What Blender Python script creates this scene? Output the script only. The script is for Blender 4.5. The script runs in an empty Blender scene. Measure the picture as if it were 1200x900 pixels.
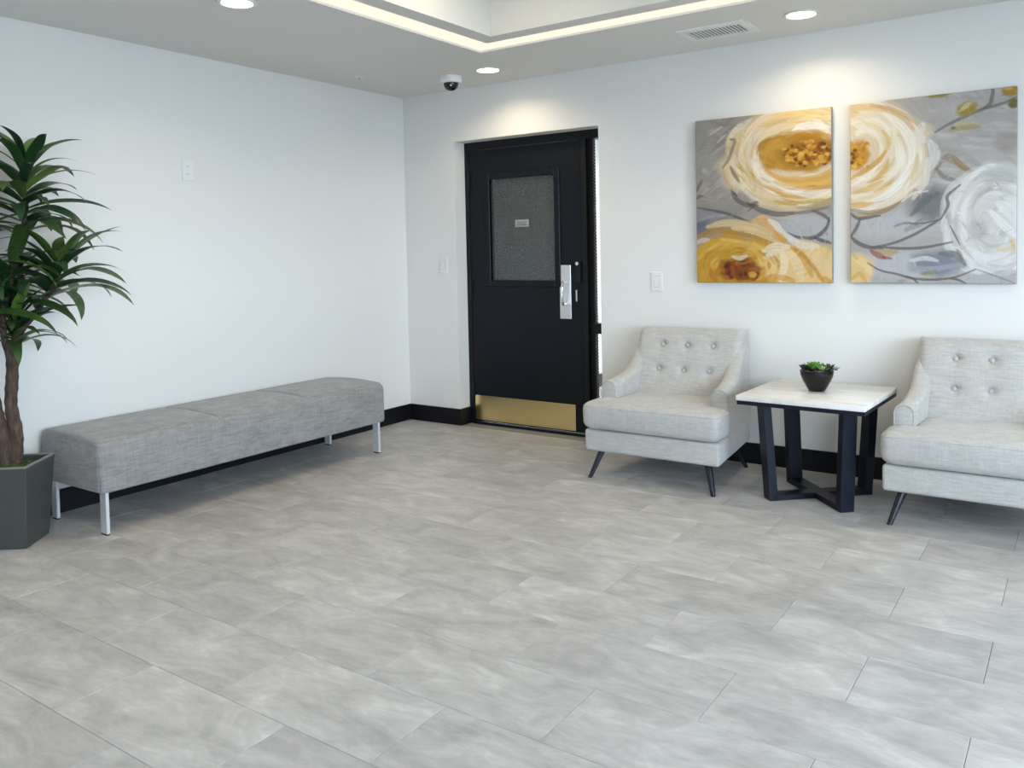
import bpy, bmesh, math, random
import numpy as np
from mathutils import Vector, Matrix

# ------------------------------------------------------------------ camera, world, exposure
scene = bpy.context.scene
COL = scene.collection
H = 2.44                                   # ceiling height (m)
RX, RY = 6.8, -6.6                         # far right wall, wall behind the photographer

def cam_axes(yaw, pitch, roll):
    fw = Vector((math.sin(yaw)*math.cos(pitch), math.cos(yaw)*math.cos(pitch), math.sin(pitch)))
    rt = Vector((math.cos(yaw), -math.sin(yaw), 0)); up = rt.cross(fw)
    c, s = math.cos(roll), math.sin(roll)
    return rt*c+up*s, up*c-rt*s, fw
cam_data = bpy.data.cameras.new('camera')
cam = bpy.data.objects.new('camera', cam_data); COL.objects.link(cam)
r_, u_, f_ = cam_axes(-.60431, -.042557, -.020918)
M = Matrix((r_, u_, -f_)).transposed().to_4x4()
M.translation = Vector((4.26639, -4.77696, 1.27616))
cam.matrix_world = M
cam_data.sensor_width = 36; cam_data.lens = 977.14/1200*36
cam_data.shift_y = (335.03-450)/1200
cam_data.clip_start = .05; cam_data.clip_end = 200
scene.camera = cam

SKY = (.67, .80, 1.0); SKY_STRENGTH = 20.0
WARM = (1.0, .84, .58)
LAMP_W = 3.5; TRAY_W = 4.0; COVE = .88
w = bpy.data.worlds.new('sky'); scene.world = w; w.use_nodes = True
bg = w.node_tree.nodes['Background']; bg.inputs[0].default_value = (*SKY, 1); bg.inputs[1].default_value = SKY_STRENGTH
vs = scene.view_settings
vs.view_transform = 'Standard'; vs.look = 'None'; vs.gamma = 1; vs.use_curve_mapping = False
vs.exposure = 0.23
random.seed(7)

# ------------------------------------------------------------------ helpers
def lin(c): return tuple(((v/255)/12.92 if v/255 <= .04045 else ((v/255+.055)/1.055)**2.4) for v in c)

class NT:
    def __init__(s, name):
        s.m = bpy.data.materials.new(name); s.m.use_nodes = True; s.t = s.m.node_tree
        s.b = s.t.nodes['Principled BSDF']; s.out = s.t.nodes['Material Output']
    def n(s, typ, ins=None, **at):
        x = s.t.nodes.new(typ)
        for k, v in at.items(): setattr(x, k, v)
        for k, v in (ins or {}).items():
            if hasattr(v, 'is_output'): s.t.links.new(v, x.inputs[k])
            else: x.inputs[k].default_value = v
        return x
    def set(s, **kw):
        for k, v in kw.items():
            k = k.replace('_', ' ')
            if hasattr(v, 'is_output'): s.t.links.new(v, s.b.inputs[k])
            else: s.b.inputs[k].default_value = (*v, 1) if isinstance(v, tuple) and len(v) == 3 else v
        return s
    def ramp(s, fac, stops):
        x = s.n('ShaderNodeValToRGB', {0: fac}); e = x.color_ramp.elements
        while len(e) < len(stops): e.new(.5)
        for el, (p, c) in zip(e, stops): el.position = p; el.color = (*c, 1)
        return x.outputs[0]
    def bump(s, h, strength=.2, dist=.01):
        x = s.n('ShaderNodeBump', {'Height': h, 'Strength': strength, 'Distance': dist})
        s.t.links.new(x.outputs[0], s.b.inputs['Normal'])
    def coord(s, scale=(1, 1, 1), kind='Object', rnd=False):
        tc = s.n('ShaderNodeTexCoord'); o = tc.outputs[kind]
        if rnd:
            oi = s.n('ShaderNodeObjectInfo')
            mu = s.n('ShaderNodeMath', {0: oi.outputs['Random'], 1: 57.0}, operation='MULTIPLY')
            cb = s.n('ShaderNodeCombineXYZ', {0: mu.outputs[0], 1: mu.outputs[0], 2: mu.outputs[0]})
            o = s.n('ShaderNodeVectorMath', {0: o, 1: cb.outputs[0]}, operation='ADD').outputs[0]
        return s.n('ShaderNodeMapping', {'Vector': o, 'Scale': scale}).outputs[0]
    def noise(s, vec, scale, detail=3, rough=.5, dist=0):
        return s.n('ShaderNodeTexNoise', {'Vector': vec, 'Scale': scale, 'Detail': detail, 'Roughness': rough, 'Distortion': dist}).outputs[0]
    def mix(s, fac, a, b, blend='MIX'):
        x = s.n('ShaderNodeMix', data_type='RGBA', blend_type=blend)
        for i, v in ((0, fac), (6, a), (7, b)):
            if hasattr(v, 'is_output'): s.t.links.new(v, x.inputs[i])
            else: x.inputs[i].default_value = (*v, 1) if isinstance(v, tuple) else v
        return x.outputs[2]

def plain(name, c, rough=.5, metal=0, **kw):
    return NT(name).set(Base_Color=c, Roughness=rough, Metallic=metal, **kw).m

def mat_paint(name, c):
    t = NT(name); v = t.coord((1, 1, 1)); n = t.noise(v, 90, 3)
    big = t.noise(v, 1.2, 2)
    t.set(Base_Color=t.mix(big, tuple(x*.985 for x in c), c), Roughness=.62, Specular_IOR_Level=.3); t.bump(n, .12, .002); return t.m
def mat_tile():
    t = NT('concrete look vinyl tile')
    v = t.coord((1, 1.9, 1), rnd=True)
    a = t.noise(v, 3.6, 6, .62, .9); b = t.noise(t.coord((1, 2.6, 1), rnd=True), 13, 5, .65, .5)
    m = t.mix(.3, a, b)
    c = t.ramp(m, [(.33, (.315, .305, .297)), (.47, (.415, .402, .392)), (.55, (.475, .461, .45)), (.67, (.60, .583, .57))])
    oi = t.n('ShaderNodeObjectInfo')
    mr = t.n('ShaderNodeMapRange', {'Value': oi.outputs['Random'], 'To Min': .93, 'To Max': 1.05})
    c = t.mix(1.0, c, mr.outputs[0], 'MULTIPLY')
    rr = t.n('ShaderNodeMapRange', {'Value': m, 'To Min': .36, 'To Max': .50})
    t.set(Base_Color=c, Roughness=rr.outputs[0], Specular_IOR_Level=.4); t.bump(b, .08, .003); return t.m
def mat_linen(name, lo, hi, scale=1.0, rough=.9):
    t = NT(name)
    a = t.noise(t.coord((260*scale, 22*scale, 30*scale)), 1, 3, .6)
    b = t.noise(t.coord((22*scale, 260*scale, 30*scale)), 1, 3, .6)
    d = t.noise(t.coord((30*scale, 30*scale, 240*scale)), 1, 3, .6)
    m = t.mix(.5, t.mix(.5, a, b), d)
    e = t.noise(t.coord((1, 1, 1)), 420*scale, 2)
    m2 = t.mix(.25, m, e)
    t.set(Base_Color=t.ramp(m2, [(.36, lo), (.64, hi)]), Roughness=rough, Specular_IOR_Level=.15, Sheen_Weight=.25, Sheen_Roughness=.5)
    t.bump(m2, .35, .002); return t.m
def mat_marble():
    t = NT('white marble')
    a = t.noise(t.coord((1.2, 7, 1)), 2.4, 6, .6, .6)
    t.set(Base_Color=t.ramp(a, [(.30, (.60, .56, .52)), (.45, (.74, .72, .69)), (.58, (.80, .79, .77)), (.75, (.72, .69, .65))]), Roughness=.16); return t.m
def mat_bark():
    t = NT('brown bark'); n = t.noise(t.coord((30, 30, 9)), 2.2, 5, .65)
    t.set(Base_Color=t.ramp(n, [(.3, (.030, .018, .012)), (.55, (.085, .05, .034)), (.75, (.15, .10, .07))]), Roughness=.85); t.bump(n, .8, .01); return t.m
def mat_leaf(name, a, b):
    t = NT(name); uv = t.n('ShaderNodeTexCoord').outputs['Generated']
    oi = t.n('ShaderNodeObjectInfo')
    st = t.noise(t.n('ShaderNodeMapping', {'Vector': uv, 'Scale': (2, 60, 1)}).outputs[0], 1.2, 2)
    m = t.n('ShaderNodeMath', {0: oi.outputs['Random'], 1: 2.6}, operation='POWER').outputs[0]
    c = t.mix(m, a, b); c = t.mix(.35, c, t.mix(1.0, c, t.ramp(st, [(.35, (.55, .55, .55)), (.65, (1.5, 1.5, 1.5))]), 'MULTIPLY'))
    t.set(Base_Color=c, Roughness=.38, Specular_IOR_Level=.45); t.bump(st, .25, .003); return t.m
def mat_mesh_glass(name, base, line, pitch, transp, lw=.22):
    """wired glass: diagonal wire lattice over a tinted pane"""
    t = NT(name); sp = t.n('ShaderNodeSeparateXYZ', {0: t.n('ShaderNodeTexCoord').outputs['Object']})
    def band(op):
        a = t.n('ShaderNodeMath', {0: sp.outputs[0], 1: sp.outputs[2]}, operation=op)
        a = t.n('ShaderNodeMath', {0: a.outputs[0], 1: pitch}, operation='DIVIDE')
        a = t.n('ShaderNodeMath', {0: a.outputs[0]}, operation='FRACT')
        return t.n('ShaderNodeMath', {0: a.outputs[0], 1: lw}, operation='LESS_THAN').outputs[0]
    l = t.n('ShaderNodeMath', {0: band('ADD'), 1: band('SUBTRACT')}, operation='MAXIMUM').outputs[0]
    t.set(Base_Color=t.mix(l, base, line), Roughness=.12)
    tr = t.n('ShaderNodeBsdfTransparent', {0: (.93, .96, .95, 1)})
    inv = t.n('ShaderNodeMath', {0: 1.0, 1: l}, operation='SUBTRACT')
    fac = t.n('ShaderNodeMath', {0: inv.outputs[0], 1: transp}, operation='MULTIPLY')
    ms = t.n('ShaderNodeMixShader', {0: fac.outputs[0], 1: t.b.outputs[0], 2: tr.outputs[0]})
    t.t.links.new(ms.outputs[0], t.out.inputs[0]); return t.m
def mat_emit(name, c, s):
    t = NT(name); t.set(Base_Color=(.05, .05, .05), Emission_Color=c, Emission_Strength=s); return t.m
def mat_canvas():
    t = NT('painted canvas'); a = t.n('ShaderNodeVertexColor', layer_name='paint')
    n = t.noise(t.coord((1, 1, 1)), 160, 3); t.set(Base_Color=a.outputs[0], Roughness=.6, Specular_IOR_Level=.3); t.bump(n, .15, .002); return t.m
def mat_brushed(name, c, rough, axis=(4, 4, 300)):
    t = NT(name); n = t.noise(t.coord(axis), 1.0, 3)
    rr = t.n('ShaderNodeMapRange', {'Value': n, 'To Min': rough*.75, 'To Max': rough*1.3})
    t.set(Base_Color=c, Metallic=1.0, Roughness=rr.outputs[0]); t.bump(n, .03, .001); return t.m

MT = dict(
    wall=mat_paint('white wall paint', (.762, .748, .720)), ceil=mat_paint('ceiling paint', (.76, .745, .71)),
    tile=mat_tile(), grout=plain('tile joint', (.25, .245, .24), .9), base=plain('black rubber base', (.0045, .005, .008), .45, Specular_IOR_Level=.25),
    bench=mat_linen('grey linen weave', (.17, .165, .165), (.34, .33, .325), .45), chair=mat_linen('pale grey linen', (.36, .348, .332), (.54, .522, .50), .6),
    alu=plain('satin aluminium', (.72, .73, .77), .38, .45), blackfoot=plain('black glide', (.01, .01, .01), .5),
    black=plain('black lacquer', (.008, .010, .018), .22), marble=mat_marble(), blackmetal=plain('black metal table base', (.004, .006, .015), .36, Specular_IOR_Level=.3),
    door=plain('dark navy door paint', (.0055, .0075, .011), .42, Specular_IOR_Level=.22), frame=plain('black door frame paint', (.004, .0042, .005), .5, Specular_IOR_Level=.3),
    brass=mat_brushed('brass kick plate', (.98, .77, .38), .22, (300, 4, 4)), steel=mat_brushed('brushed steel', (.82, .82, .82), .35), chrome=plain('chrome', (.8, .8, .8), .12, 1),
    glass_door=mat_mesh_glass('wired privacy glass', (.026, .03, .03), (.095, .10, .096), .021, .12),
    glass_side=mat_mesh_glass('wired clear glass', (.25, .27, .27), (.42, .43, .42), .021, .93, .10),
    pane=mat_mesh_glass('clear window pane', (.05, .05, .05), (.05, .05, .05), 50.0, .96, .0),
    plate=plain('white plastic plate', (.78, .775, .76), .35), slot=plain('dark slot', (.02, .02, .02), .5), plate_trim=plain('grey plastic seam', (.45, .45, .44), .5),
    notice=plain('grey notice card', (.33, .33, .32), .5), ink=plain('ink', (.06, .06, .06), .6),
    leaf=mat_leaf('dracaena leaf', (.012, .045, .014), (.11, .20, .03)), bark=mat_bark(), planter=plain('charcoal grey planter', (.055, .058, .055), .38), rim=plain('planter rim', (.20, .20, .19), .4),
    moss=None, bowl=plain('glossy black ceramic', (.004, .004, .005), .10, Specular_IOR_Level=.35), pebble=plain('grey pebbles', (.30, .26, .24), .8),
    succ=mat_leaf('succulent leaf', (.12, .26, .05), (.40, .52, .20)), succd=mat_leaf('dark succulent leaf', (.012, .02, .014), (.05, .07, .045)),
    lens=mat_emit('lamp lens', WARM, 14.0), cove=mat_emit('cove light lens', (1.0, .90, .72), COVE), white=plain('white enamel', (.80, .80, .79), .35),
    dome=plain('smoked dome', (.006, .006, .007), .05), canvas=mat_canvas(), canvas_side=plain('canvas edge', (.30, .27, .23), .7), mull=plain('dark bronze mullion', (.03, .03, .03), .4),
    out=plain('outdoor concrete', (.22, .22, .21), .9))
t_ = NT('green moss'); n_ = t_.noise(t_.coord((1, 1, 1)), 60, 4); t_.set(Base_Color=t_.ramp(n_, [(.35, (.01, .03, .005)), (.65, (.07, .14, .03))]), Roughness=.95); t_.bump(n_, 1, .02); MT['moss'] = t_.m

def link(o, parent=None):
    COL.objects.link(o)
    if parent is not None: o.parent = parent
    return o
def mk(name, bm, mat, parent=None, smooth=False, loc=None, bev=0, seg=2):
    if bev:
        bmesh.ops.recalc_face_normals(bm, faces=bm.faces); bm.normal_update()
        bmesh.ops.bevel(bm, geom=[e for e in bm.edges if len(e.link_faces) == 2 and e.calc_face_angle(0) > .5], offset=bev, segments=seg, profile=.5, affect='EDGES', clamp_overlap=True)
    bmesh.ops.recalc_face_normals(bm, faces=bm.faces)
    me = bpy.data.meshes.new(name); bm.to_mesh(me); bm.free()
    me.materials.append(MT[mat] if isinstance(mat, str) else mat)
    if smooth:
        for p in me.polygons: p.use_smooth = True
        if smooth == 'auto': me.set_sharp_from_angle(angle=math.radians(38))
    o = bpy.data.objects.new(name, me)
    if loc: o.location = loc
    return link(o, parent)
def empty(name, loc=(0, 0, 0), rz=0):
    o = bpy.data.objects.new(name, None); o.location = loc; o.rotation_euler = (0, 0, rz); o.empty_display_size = .1
    return link(o)
def tag(o, label, cat=None, group=None, kind=None):
    o['label'] = label
    if cat: o['category'] = cat
    if group: o['group'] = group
    if kind: o['kind'] = kind
    return o
def struct(o, label=None):
    o['kind'] = 'structure'
    if label: o['label'] = label
    return o
def box(bm, x0, x1, y0, y1, z0, z1):
    vs_ = [bm.verts.new((x, y, z)) for z in (z0, z1) for y in (y0, y1) for x in (x0, x1)]
    for q in ((0, 2, 3, 1), (4, 5, 7, 6), (0, 1, 5, 4), (2, 6, 7, 3), (0, 4, 6, 2), (1, 3, 7, 5)): bm.faces.new([vs_[i] for i in q])
def bx(*a):
    bm = bmesh.new(); box(bm, *a); return bm
def hexa(bm, bot, top):
    """closed prism between two same-length point rings"""
    a = [bm.verts.new(p) for p in bot]; b = [bm.verts.new(p) for p in top]; n = len(a)
    bm.faces.new(a[::-1]); bm.faces.new(b)
    for i in range(n): bm.faces.new((a[i], a[(i+1) % n], b[(i+1) % n], b[i]))
def lathe(bm, prof, n=24, c=(0, 0), cap=True):
    rings = []
    for r, z in prof: rings.append([bm.verts.new((c[0]+r*math.cos(2*math.pi*i/n), c[1]+r*math.sin(2*math.pi*i/n), z)) for i in range(n)])
    for a, b in zip(rings, rings[1:]):
        for i in range(n): bm.faces.new((a[i], a[(i+1) % n], b[(i+1) % n], b[i]))
    if cap: bm.faces.new(rings[0][::-1]); bm.faces.new(rings[-1])
def tube(bm, pts, rad, n=8, cap=True, closed=False):
    pts = [Vector(p) for p in pts]; R = rad if isinstance(rad, (list, tuple)) else [rad]*len(pts)
    rings = []; ref = None; m = len(pts)
    for i, p in enumerate(pts):
        if closed: d = pts[(i+1) % m]-pts[i-1]
        else: d = pts[min(i+1, m-1)]-pts[max(i-1, 0)]
        d.normalize()
        if ref is None: ref = d.orthogonal().normalized()
        ref = (ref-d*ref.dot(d)).normalized(); s = d.cross(ref)
        rings.append([bm.verts.new(p+(ref*math.cos(2*math.pi*k/n)+s*math.sin(2*math.pi*k/n))*R[i]) for k in range(n)])
    pairs = list(zip(rings, rings[1:]))+([(rings[-1], rings[0])] if closed else [])
    for a, b in pairs:
        for k in range(n): bm.faces.new((a[k], a[(k+1) % n], b[(k+1) % n], b[k]))
    if cap and not closed: bm.faces.new(rings[0][::-1]); bm.faces.new(rings[-1])
def loft(bm, rings, cap=True):
    R = [[bm.verts.new(p) for p in r] for r in rings]; n = len(R[0])
    for a, b in zip(R, R[1:]):
        for k in range(n): bm.faces.new((a[k], a[(k+1) % n], b[(k+1) % n], b[k]))
    if cap: bm.faces.new(R[0][::-1]); bm.faces.new(R[-1])
def rrect(x0, x1, z0, z1, rt, rb, k=5):
    """rounded rectangle ring in 2D, corner radii top / bottom"""
    out = []
    for cx, cz, r, a0 in ((x1-rb, z0+rb, rb, -90), (x1-rt, z1-rt, rt, 0), (x0+rt, z1-rt, rt, 90), (x0+rb, z0+rb, rb, 180)):
        for i in range(k+1):
            a = math.radians(a0+90*i/k); out.append((cx+r*math.cos(a), cz+r*math.sin(a)))
    return out
def catmull(P, n=10):
    P = [Vector(p) for p in P]; Q = [2*P[0]-P[1]]+P+[2*P[-1]-P[-2]]; out = []
    for i in range(1, len(Q)-2):
        for k in range(n):
            t = k/n; a, b, c, d = Q[i-1:i+3]
            out.append(.5*((2*b)+(c-a)*t+(2*a-5*b+4*c-d)*t*t+(3*b-a-3*c+d)*t**3))
    out.append(P[-1]); return out

# ------------------------------------------------------------------ room shell
DX0, DX1, DZ, DY = .482, 1.668, 2.069, .12         # door opening in the end wall, frame set back by DY
WT = .24
bm = bmesh.new(); box(bm, -.15, 0, RY, WT, -.05, H+.7); struct(mk('wall_left', bm, 'wall'), 'long white painted wall behind the upholstered bench')
bm = bmesh.new(); box(bm, 0, DX0, 0, WT, -.05, H+.7); box(bm, DX0, DX1, 0, WT, DZ, H+.7); box(bm, DX1, RX+.15, 0, WT, -.05, H+.7)
struct(mk('wall_back', bm, 'wall'), 'white painted wall with the dark door and the floral canvases')
def window_wall(name, axis, at, a0, a1, openings, z0, z1, label):
    bm = bmesh.new(); th = .15
    def bb(p0, p1, q0, q1):
        if p1-p0 < 1e-4: return
        if axis == 'x': box(bm, at, at+th, p0, p1, q0, q1)
        else: box(bm, p0, p1, at-th, at, q0, q1)
    bb(a0, a1, -.05, z0); bb(a0, a1, z1, H+.7); c = a0
    for o0, o1 in openings: bb(c, o0, z0, z1); c = o1
    bb(c, a1, z0, z1)
    struct(mk(name, bm, 'wall'), label)
    for o0, o1 in openings:
        n = window_wall.n; window_wall.n += 1
        e = struct(empty('window_%d' % n), 'tall storefront window with dark bronze mullions')
        fr = bmesh.new(); m = .05; k = 3
        def fb(p0, p1, q0, q1):
            if axis == 'x': box(fr, at+.04, at+.10, p0, p1, q0, q1)
            else: box(fr, p0, p1, at-.10, at-.04, q0, q1)
        fb(o0, o1, z0, z0+m); fb(o0, o1, z1-m, z1)
        for i in range(k+1):
            x = o0+(o1-o0-m)*i/k; fb(x, x+m, z0+m, z1-m)
        mk('window_frame', fr, 'mull', e)
        for i in range(k):
            x = o0+(o1-o0-m)*i/k; x2 = o0+(o1-o0-m)*(i+1)/k
            mk('pane', bx(at+.066, at+.074, x+m, x2, z0+m, z1-m) if axis == 'x' else bx(x+m, x2, at-.074, at-.066, z0+m, z1-m), 'pane', e)
        ld = bpy.data.lights.new('daylight portal', 'AREA'); ld.shape = 'RECTANGLE'; ld.size = o1-o0; ld.size_y = z1-z0; ld.cycles.is_portal = True
        lo = link(bpy.data.objects.new('daylight_portal', ld))
        if axis == 'x': lo.location = (at+.12, (o0+o1)/2, (z0+z1)/2); lo.rotation_euler = (math.pi/2, 0, math.pi/2)
        else: lo.location = ((o0+o1)/2, at-.12, (z0+z1)/2); lo.rotation_euler = (math.pi/2, 0, 0)
        d = lo.rotation_euler.to_matrix() @ Vector((0, 0, -1)); want = Vector((-1, 0, 0)) if axis == 'x' else Vector((0, 1, 0))
        if d.dot(want) < 0: lo.rotation_euler.z += math.pi
window_wall.n = 1
window_wall('wall_right', 'x', RX, RY, WT, [(-6.3, -4.05), (-3.85, -1.6)], .75, 2.25, 'white wall with tall storefront windows facing the bench wall')
window_wall('wall_front', 'y', RY, 0, RX, [(4.9, 5.9)], .75, 2.25, 'white wall with a narrow storefront window facing the door wall')
struct(mk('ground_outside', bx(-20, 30, -35, 25, -.30, -.20), 'out'), 'pale concrete ground outside the windows')

# floor: slab with joints, each vinyl tile its own piece
floor = struct(mk('floor', bx(-.02, RX, RY, WT, -.12, -.004), 'grout'), 'cloudy grey floor of rectangular tiles laid in running bond')
TL, TW, GAP = .618, .308, .0014
tile_meshes = {}
def tile_mesh(w_, h_):
    k = (round(w_, 3), round(h_, 3))
    if k not in tile_meshes:
        b = bx(0, w_, 0, h_, -.006, 0)
        bmesh.ops.bevel(b, geom=[e for e in b.edges if all(v.co.z > -.001 for v in e.verts)], offset=.0012, segments=1, affect='EDGES')
        me = bpy.data.meshes.new('tile'); b.to_mesh(me); b.free(); me.materials.append(MT['tile']); tile_meshes[k] = me
    return tile_meshes[k]
k = -9
while True:
    y1 = -2.703-k*TW; y0 = y1-TW; k += 1
    if y1 < RY: break
    y1c = min(y1, 0.0); y0c = max(y0, RY)
    if y1c-y0c < .02: continue
    x = .011 if k % 2 == 1 else .011-.309
    while x < RX:
        xa, xb = max(x, .002), min(x+TL, RX)
        if xb-xa > .02:
            o = bpy.data.objects.new('tile', tile_mesh(xb-xa-GAP, y1c-y0c-GAP)); o.location = (xa+GAP/2, y0c+GAP/2, 0); link(o, floor)
        x += TL

# ceiling with recessed tray and flush light strip
CX0, CX1, CY1, CY0 = 1.322, 4.95, -.785, -4.45     # outer edge of the strip
SW, LIP, TH = .158, .108, .50
ix0, ix1, iy1, iy0 = CX0+SW, CX1-SW, CY1-SW, CY0+SW
tx0, tx1, ty1, ty0 = ix0+LIP, ix1-LIP, iy1-LIP, iy0+LIP
bm = bmesh.new()
def ring(bm, a, b, z0, z1):
    (x0, x1, y0, y1), (X0, X1, Y0, Y1) = a, b      # outer, inner
    box(bm, x0, X0, y0, y1, z0, z1); box(bm, X1, x1, y0, y1, z0, z1); box(bm, X0, X1, y0, Y0, z0, z1); box(bm, X0, X1, Y1, y1, z0, z1)
ring(bm, (0, RX, RY, 0), (CX0, CX1, CY0, CY1), H, H+.10)
ring(bm, (ix0, ix1, iy0, iy1), (tx0, tx1, ty0, ty1), H, H+.10)
ring(bm, (CX0-.1, CX1+.1, CY0-.1, CY1+.1), (tx0, tx1, ty0, ty1), H+.10, H+TH)
box(bm, 0, RX, RY, 0, H+TH, H+TH+.08)
struct(mk('ceiling', bm, 'ceil'), 'pale grey ceiling with a raised tray in the middle')
cove = empty('cove_light', ((CX0+CX1)/2, (CY0+CY1)/2, H))
tag(cove, 'long warm lit strip set in the ceiling around the raised tray', 'strip light')
zc0, zc1 = H+.012, H+.03
def cov(*a):
    o = mk('lens', bx(*a), 'cove', cove); o.matrix_parent_inverse = Matrix.Translation(-Vector(cove.location)); return o
cov(CX0, ix0, CY0, CY1, zc0, zc1); cov(ix1, CX1, CY0, CY1, zc0, zc1); cov(ix0, ix1, iy1, CY1, zc0, zc1); cov(ix0, ix1, CY0, iy0, zc0, zc1)

# baseboards
BB, BT = .12, .012
bm = bmesh.new(); box(bm, 0, BT, RY, 0, 0, BB); struct(mk('baseboard_left', bm, 'base', bev=.003, seg=1), 'black rubber baseboard under the bench wall')
bm = bmesh.new(); box(bm, BT, DX0+BT, -BT, 0, 0, BB); box(bm, DX0, DX0+BT, 0, DY, 0, BB)
box(bm, DX1-BT, RX, -BT, 0, 0, BB); box(bm, DX1-BT, DX1, 0, DY, 0, BB)
struct(mk('baseboard_back', bm, 'base'), 'black rubber baseboard along the door wall')

# hallway seen through the narrow side window
HY = 2.0
bm = bmesh.new(); box(bm, -1.9, 3.2, HY, HY+.1, -.05, 2.5); box(bm, -1.9, -1.8, WT, HY, -.05, 2.5); box(bm, 3.1, 3.2, WT, HY, -.05, 2.5)
struct(mk('wall_hallway', bm, 'wall'), 'white hallway wall beyond the dark door')
struct(mk('floor_hallway', bx(-1.8, 3.1, WT, HY, -.06, 0), 'tile'), 'grey hallway floor beyond the dark door')
struct(mk('ceiling_hallway', bx(-1.9, 3.2, WT, HY+.1, 2.5, 2.6), 'ceil'), 'hallway ceiling beyond the dark door')
struct(mk('baseboard_hallway', bx(-1.8, 3.1, HY-.012, HY, 0, .12), 'base'), 'black hallway baseboard beyond the dark door')

# ------------------------------------------------------------------ door with side window
door = struct(empty('door_1', (DX0, DY, 0)), 'dark navy metal door with wired glass, steel pull and brass kick plate, in a black frame')
INV = Matrix.Translation((-DX0, -DY, 0))
def dpart(name, bm, mat, parent=None, **kw):
    o = mk(name, bm, mat, parent or door, **kw)
    if parent is None: o.matrix_parent_inverse = INV
    return o
JW = .038; LX0, LX1, LZ0, LZ1 = DX0+JW+.003, 1.462, .022, 2.008
MX0, MX1 = 1.466, 1.534                             # mullion between door and side window
bm = bmesh.new()
box(bm, DX0, DX0+JW, DY, DY+.11, 0, DZ); box(bm, DX0+JW, DX1, DY, DY+.11, 2.012, DZ); box(bm, MX0, MX0+.038, DY, DY+.11, 0, 2.012); box(bm, MX0+.038, MX1, DY+.03, DY+.08, 0, 2.012)
box(bm, DX1-.03, DX1, DY, DY+.11, 0, 2.012); box(bm, MX1, DX1-.03, DY+.01, DY+.10, .705, .772); box(bm, MX1, DX1-.03, DY+.01, DY+.10, 0, .235)
dpart('frame', bm, 'frame')
leaf = bmesh.new(); y0, y1 = DY+.004, DY+.048
GX0, GX1, GZ0, GZ1 = .705, 1.250, 1.062, 1.792       # clear glass
TX = .045
for a in ((LX0, GX0, LZ0, LZ1), (GX1, LX1, LZ0, LZ1), (GX0, GX1, LZ0, GZ0), (GX0, GX1, GZ1, LZ1)): box(leaf, a[0], a[1], y0, y1, a[2], a[3])
lf = dpart('door_leaf', leaf, 'door')
bm = bmesh.new(); yt0, yt1 = DY-.008, DY+.02
for a in ((GX0-TX, GX0, GZ0-TX, GZ1+TX), (GX1, GX1+TX, GZ0-TX, GZ1+TX), (GX0, GX1, GZ0-TX, GZ0), (GX0, GX1, GZ1, GZ1+TX)): box(bm, a[0], a[1], yt0, yt1, a[2], a[3])
dpart('glass_stop', bm, 'door', bev=.004, seg=1)
dpart('pane', bx(GX0, GX1, DY+.020, DY+.027, GZ0, GZ1), 'glass_door')
nt = dpart('notice', bx(.912, 1.026, DY+.0185, DY+.0198, 1.442, 1.492), 'notice')
for i, (a, b, z) in enumerate(((.926, 1.012, 1.476), (.932, 1.004, 1.464), (.922, 1.016, 1.454))):
    bm = bmesh.new(); x = a
    while x < b-.006:
        wv = random.uniform(.006, .014); box(bm, x, min(x+wv, b), DY+.0178, DY+.0186, z-.003, z+.003); x += wv+.004
    o = mk('print_line', bm, 'ink', nt); 
for z in (1.787, 1.014, .256):
    bm = bmesh.new(); lathe(bm, [(.007, z-.056), (.007, z+.056)], 10, (DX0+JW, DY-.006)); box(bm, DX0+JW-.014, DX0+JW+.018, DY-.003, DY+.001, z-.05, z+.05); dpart('hinge', bm, 'frame')
pp = dpart('pull_plate', bx(1.284, 1.372, DY-.001, DY+.004, .80, 1.168), 'steel', bev=.001, seg=1)
bm = bmesh.new(); tube(bm, catmull([(1.328, DY, 1.045), (1.328, DY-.030, 1.05), (1.328, DY-.045, 1.02), (1.328, DY-.047, .975), (1.328, DY-.045, .93), (1.328, DY-.030, .90), (1.328, DY, .905)], 6), .010, 10); mk('pull_handle', bm, 'chrome', pp, smooth=True)
bm = bmesh.new(); box(bm, 1.418, 1.458, DY-.020, DY+.004, 1.05, 1.19); lock = dpart('lock_guard', bm, 'frame', bev=.006)
bm = bmesh.new(); tube(bm, [(1.438, DY-.028, 1.178), (1.438, DY-.018, 1.178)], .012, 14); mk('lock_cylinder', bm, 'chrome', lock, smooth='auto')
dpart('latch_strip', bx(1.411, 1.420, DY-.001, DY+.004, .922, .998), 'steel')
dpart('kick_plate', bx(.535, 1.392, DY+.0005, DY+.004, .030, .212), 'brass')
dpart('threshold', bx(DX0+JW, MX0, DY-.01, DY+.11, 0, .014), 'frame')
dpart('pane', bx(MX1, DX1-.03, DY+.045, DY+.052, .772, 2.012), 'glass_side'); dpart('pane', bx(MX1, DX1-.03, DY+.045, DY+.052, .235, .705), 'glass_side')

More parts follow.
